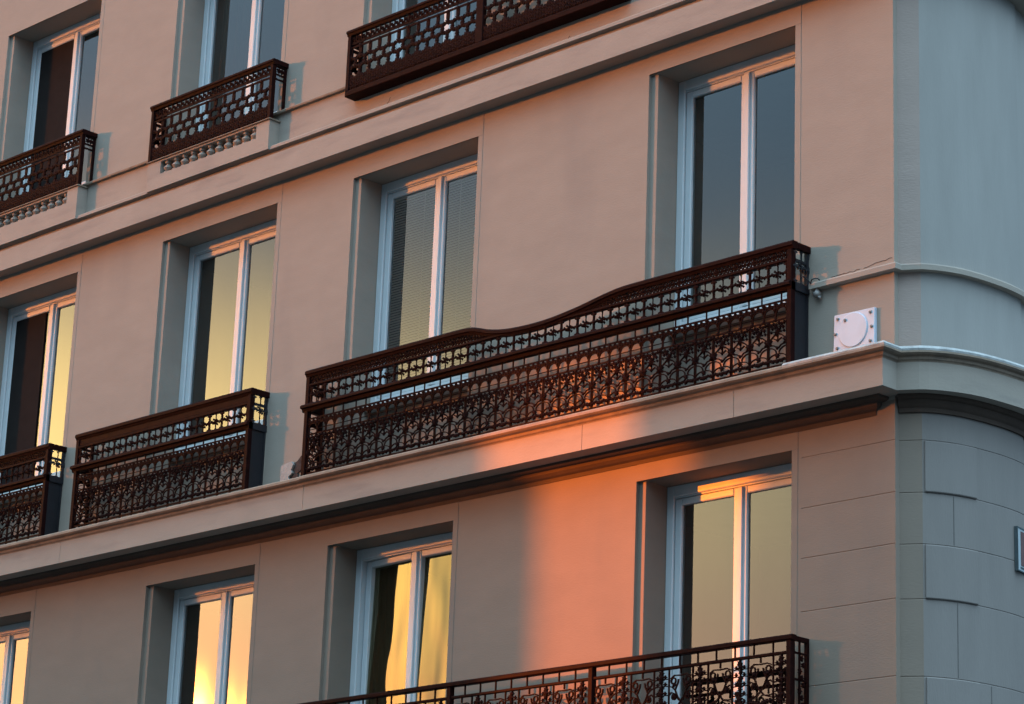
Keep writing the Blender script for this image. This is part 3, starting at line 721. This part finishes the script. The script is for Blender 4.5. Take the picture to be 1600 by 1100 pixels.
YC = -.185
def railing_c(x0, x1, posts, label):
    e = empty('balcony_railing', ((x0+x1)/2, YC, -2.75)); tag(e, label, 'railing', 'ornate iron balcony railings')
    zt = -1.770
    h = MB(); rail_profile(h, [(x0-.012, zt), (x1+.012, zt)], [(YC-.022, -.008), (YC-.016, 0), (YC+.03, 0), (YC+.036, -.008), (YC+.036, -.030), (YC+.03, -.036), (YC-.016, -.036), (YC-.022, -.030)])
    h.box(x1-.03, x1+.0, YC+.0365, -.001, zt-.034, zt-.003); h.build('handrail', 'iron', e)
    m_ = MB(); m_.bbox(x0, x1, YC-.006, YC+.022, zt-.128, zt-.108, .003); m_.build('mid_rail', 'iron', e)
    edges = sorted([x0]+list(posts)+[x1]); mpf = mp_front(YC)
    for a, b in zip(edges, edges[1:]):
        p = MB(); d = .012
        def rb(q, w_): p.ribbon(q, w_, mpf, 0, d)
        n = max(2, round((b-a)/.17))
        for i in range(1, n): rb([(a+(b-a)*i/n, zt-.034), (a+(b-a)*i/n, zt-.11)], .009)
        np_ = max(1, round((b-a-.05)/.385)); T = (b-a-.05)/np_; z = lambda q: zt-.128-q
        for i in range(np_):
            u = b-.025-(i+1)*T; wn_, ww = T*.39, T*.61       # wide cell on the left, narrow on the right
            for xx in (u, u+ww): rb([(xx, z(0)), (xx, z(.80))], .010)
            for rep in (0, .43):
                c_ = u+ww/2; W2 = ww/2; Z = lambda q: z(q+rep)
                rb([(c_, Z(0)), (c_, Z(.04))], .010)
                rb([(c_-W2*.85, Z(.068)), (c_-W2*.55, Z(.046)), (c_, Z(.05)), (c_+W2*.55, Z(.046)), (c_+W2*.85, Z(.060))], .009)
                for s_ in (-1, 1):
                    rb(arc(c_+s_*W2*.62, Z(.085), .022, 0, 360, 9), .010); p.blob(c_+s_*W2*.55, Z(.115), .018, mpf, -.004, d, 3)
                    rb([(c_+s_*.022, Z(.075)), (c_+s_*.026, Z(.100)), (c_+s_*.052, Z(.150)), (c_+s_*.030, Z(.200)), (c_, Z(.235)), (c_-s_*.028, Z(.262)), (c_-s_*W2*.95, Z(.285))], .010)
                    rb([(c_+s_*W2, Z(.120)), (c_+s_*.08, Z(.128)), (c_+s_*.054, Z(.150))], .008)
                    rb([(c_+s_*W2, Z(.185)), (c_+s_*.088, Z(.165)), (c_+s_*.045, Z(.180)), (c_+s_*.018, Z(.225))], .009)
                    rb(arc(c_+s_*.062, Z(.198), .020, 0, 360, 9), .009); p.blob(c_+s_*.060, Z(.196), .016, mpf, -.003, d, 4)
                    for q in range(4): p.blob(c_+s_*(.018+q*.022), Z(.318-.004*q), .018, mpf, -.004, d, 4, q)
                    rb([(c_, Z(.345)), (c_+s_*.05, Z(.36)), (c_+s_*W2, Z(.335))], .008)
                e2 = u+ww+wn_/2
                rb([(e2, Z(0)), (e2, Z(.43))], .009)
                for q, rr in ((.022, .022), (.05, .028), (.085, .018), (.13, .024), (.165, .030), (.205, .018), (.235, .026), (.27, .034), (.31, .030), (.35, .020), (.395, .026)):
                    p.blob(e2+random.uniform(-.006, .006), Z(q), rr, mpf, -.006, d, 5, q*40)
                for q in (.065, .115, .180, .245, .30):
                    for s_ in (-1, 1):
                        rb([(e2, Z(q+.012)), (e2+s_*.030, Z(q)), (e2+s_*wn_/2, Z(q+.004))], .007); p.blob(e2+s_*.036, Z(q-.012), .014, mpf, -.003, d, 4, q*9)
        p.build('scroll_panel', 'iron', e)
    for x in [x0+.02, x1-.02]+list(posts):
        q = MB(); q.bbox(x-.022, x+.022, YC-.014, YC+.030, -2.75, zt-.0365, .004); q.build('post', 'iron', e)
    s = MB(); ms = mp_side(x1, -1); y0, y1 = YC+.035, -.004
    s.ribbon([(y1-.012, -2.75), (y1-.012, zt-.035)], .024, ms, -.003, .022)
    for q in (.118, .30, .5, .62): s.ribbon([(y0, zt-q), (y1, zt-q)], .014, ms, 0, .014)
    ym = (y0+y1)/2; s.ribbon([(ym-.02, -2.75), (ym-.02, zt-.035)], .010, ms, 0, .014)
    for q in range(14): s.blob(ym+.02*math.sin(q*2.1), zt-.15-.045*q, .020, ms, -.003, .012, 5, q)
    s.build('side_panel', 'iron', e)
    b = MB(); b.bbox(x0, x1, YC-.02, -.002, -2.80, -2.7505, .004); b.build('bottom_rail', 'iron', e)
railing_c(-5.90, -.735, [-4.085, -2.60], 'open scrollwork iron railing along the bottom edge of the photo, lowest floor in view')

# ------------------------------------------------------------------ small things on the corner pier
e = empty('cover_plate', (-.34, -.03, .21)); tag(e, 'white square cover plate with a round bolted lid on the corner pier', 'cover plate')
e_m = MB()
pv = []
def plate_pt(u, v): # bilinear on the measured corners (slightly out of true)
    TL, TR, BR, BL = (-.505, .492), (-.150, .486), (-.150, .212), (-.512, .220)
    x = (TL[0]*(1-u)+TR[0]*u)*(1-v)+(BL[0]*(1-u)+BR[0]*u)*v; z = (TL[1]*(1-u)+TR[1]*u)*(1-v)+(BL[1]*(1-u)+BR[1]*u)*v; return x, z
cs = [plate_pt(0, 0), plate_pt(1, 0), plate_pt(1, 1), plate_pt(0, 1)]
V = [(x, -.001, z) for x, z in cs]+[(x, -.022, z) for x, z in cs]
cx = sum(p[0] for p in cs)/4; cz = sum(p[1] for p in cs)/4
V += [(cx+(x-cx)*.975, -.027, cz+(z-cz)*.975) for x, z in cs]
F = [(8, 9, 10, 11)]+[(k+j, k+(j+1) % 4, k+4+(j+1) % 4, k+4+j) for k in (0, 4) for j in range(4)]
e_m.add(V, F); e_m.build('back_plate', 'plate', e)
ld = MB(); ld.lathe([(.0, -.008), (.121, -.008), (.125, -.006), (.127, -.002), (.127, 0)], cx-.008, -.027, cz+.004, 'y', 40); ld.build('round_lid', 'plate', e, smooth=False)
for (u, v) in ((.10, .12), (.90, .11), (.93, .50), (.90, .87), (.10, .90), (.05, .52), (.30, .20)):
    x, z = plate_pt(u, v); yy = -.027 if (u, v) != (.30, .20) else -.035
    bt = MB(); bt.lathe([(0, -.012), (.008, -.012), (.011, -.008), (.012, 0)], x, yy, z, 'y', 8); bt.build('bolt', 'steel', e)

e = empty('street_sign', (.31, 1.0, -1.1)); tag(e, 'framed street name plate on the rounded corner, cut by the right edge', 'street sign')
n0 = Vector((.33, .905, 0)); tdir = Vector((-.10, .50, 0)).normalized(); nrm = Vector((tdir.y, -tdir.x, 0))
def sg(u, v, d): q = n0+tdir*u+nrm*(d+.012); return (q.x, q.y, v)
def slab(m_, u0, u1, v0, v1, d0, d1):
    P = [sg(u, v, d) for d in (d0, d1) for (u, v) in ((u0, v0), (u1, v0), (u1, v1), (u0, v1))]
    m_.add(P, [(3, 2, 1, 0), (4, 5, 6, 7), (0, 1, 5, 4), (1, 2, 6, 5), (2, 3, 7, 6), (3, 0, 4, 7)])
q = MB(); slab(q, 0, .75, -1.262, -.968, -.012, .010); q.build('plate', 'sign', e)
q = MB(); slab(q, -.007, 0, -1.270, -.960, -.012, .014); slab(q, 0, .75, -1.270, -1.2625, -.012, .014); slab(q, 0, .75, -.9675, -.960, -.012, .014); q.build('frame', 'signdark', e)
q = MB(); slab(q, .050, .118, -1.225, -.985, .0102, .013); q.build('letter_stroke', 'signred', e)
q = MB(); slab(q, .178, .188, -1.20, -1.01, .0102, .013); slab(q, .188, .25, -1.20, -1.19, .0102, .013); slab(q, .188, .25, -1.02, -1.01, .0102, .013); slab(q, .04, .165, -1.247, -1.236, .0102, .013)
q.build('letter_outline', 'signdark', e)

t = MB(); t.tube(spline([(-.75, -.10, .80), (-.735, -.09, .815), (-.72, -.07, .80), (-.705, -.05, .775), (-.695, -.055, .762), (-.68, -.055, .79), (-.655, -.03, .80), (-.64, -.02, .785)], 5), .0045)
tag(t.build('cable', 'ironsolid', smooth=True), 'thin dark cable from railing end to the corner ledge', 'cable')
e = empty('outlet_cap', (-.655, -.025, .69)); tag(e, 'small round metal cap tucked under the end of the corner ledge', 'pipe cap')
t = MB(); t.lathe([(0, -.03), (.022, -.03), (.030, -.018), (.030, .0), (.018, .012), (.012, .03)], -.655, -.028, .692, 'z', 14); t.build('cap', 'steel', e, smooth=True)
t = MB(); t.lathe([(0, -.045), (.012, -.044), (.014, -.034), (.012, -.029)], -.635, -.028, .692, 'z', 10); t.build('nipple', 'lead', e, smooth=True)

random.seed(11)
for (xa, za, xb, zb_, yy) in ((-.55, .793, -.30, .798, -.0012), (-.26, .805, -.02, .822, -.0012), (-5.35, 3.30, -5.28, 3.40, -.0512), (-3.2, 3.31, -3.16, 3.37, -.0512)):
    m_ = MB(); n = 9
    P = [(xa+(xb-xa)*i/n+random.uniform(-.006, .006), za+(zb_-za)*i/n+random.uniform(-.006, .006)) for i in range(n+1)]
    m_.ribbon(P, .0035, lambda u, v, d: (u, yy+d, v), -.0006, .0006); m_.build('wall_crack', 'hole', B)
e = empty('plaster_patch', (-6.36, 0, .22)); tag(e, 'broken pale plaster block on the wall between the two full middle-floor railings', 'plaster patch')
p = MB(); random.seed(3)
P = [(-6.455, .20), (-6.450, .345), (-6.40, .352), (-6.315, .362), (-6.290, .33), (-6.318, .29), (-6.30, .262), (-6.345, .232), (-6.335, .20)]
n = len(P); p.add([(x, -.006, z) for x, z in P]+[(x, -.030, z) for x, z in P], [tuple(range(n)), tuple(range(2*n-1, n-1, -1))]+[(i, (i+1) % n, n+(i+1) % n, n+i) for i in range(n)])
p.build('plaster_block', 'plaster', e)
p = MB(); P = [(-6.305, .345), (-6.26, .36), (-6.215, .40), (-6.20, .385), (-6.215, .34), (-6.20, .31), (-6.215, .27), (-6.25, .255), (-6.235, .215), (-6.33, .20), (-6.345, .23), (-6.295, .262), (-6.315, .29), (-6.285, .33)]
n = len(P); p.add([(x, -.003, z) for x, z in P]+[(x, -.012, z) for x, z in P], [tuple(range(n)), tuple(range(2*n-1, n-1, -1))]+[(i, (i+1) % n, n+(i+1) % n, n+i) for i in range(n)])
p.build('exposed_mortar', 'hole', e)
bpy.context.view_layer.update()
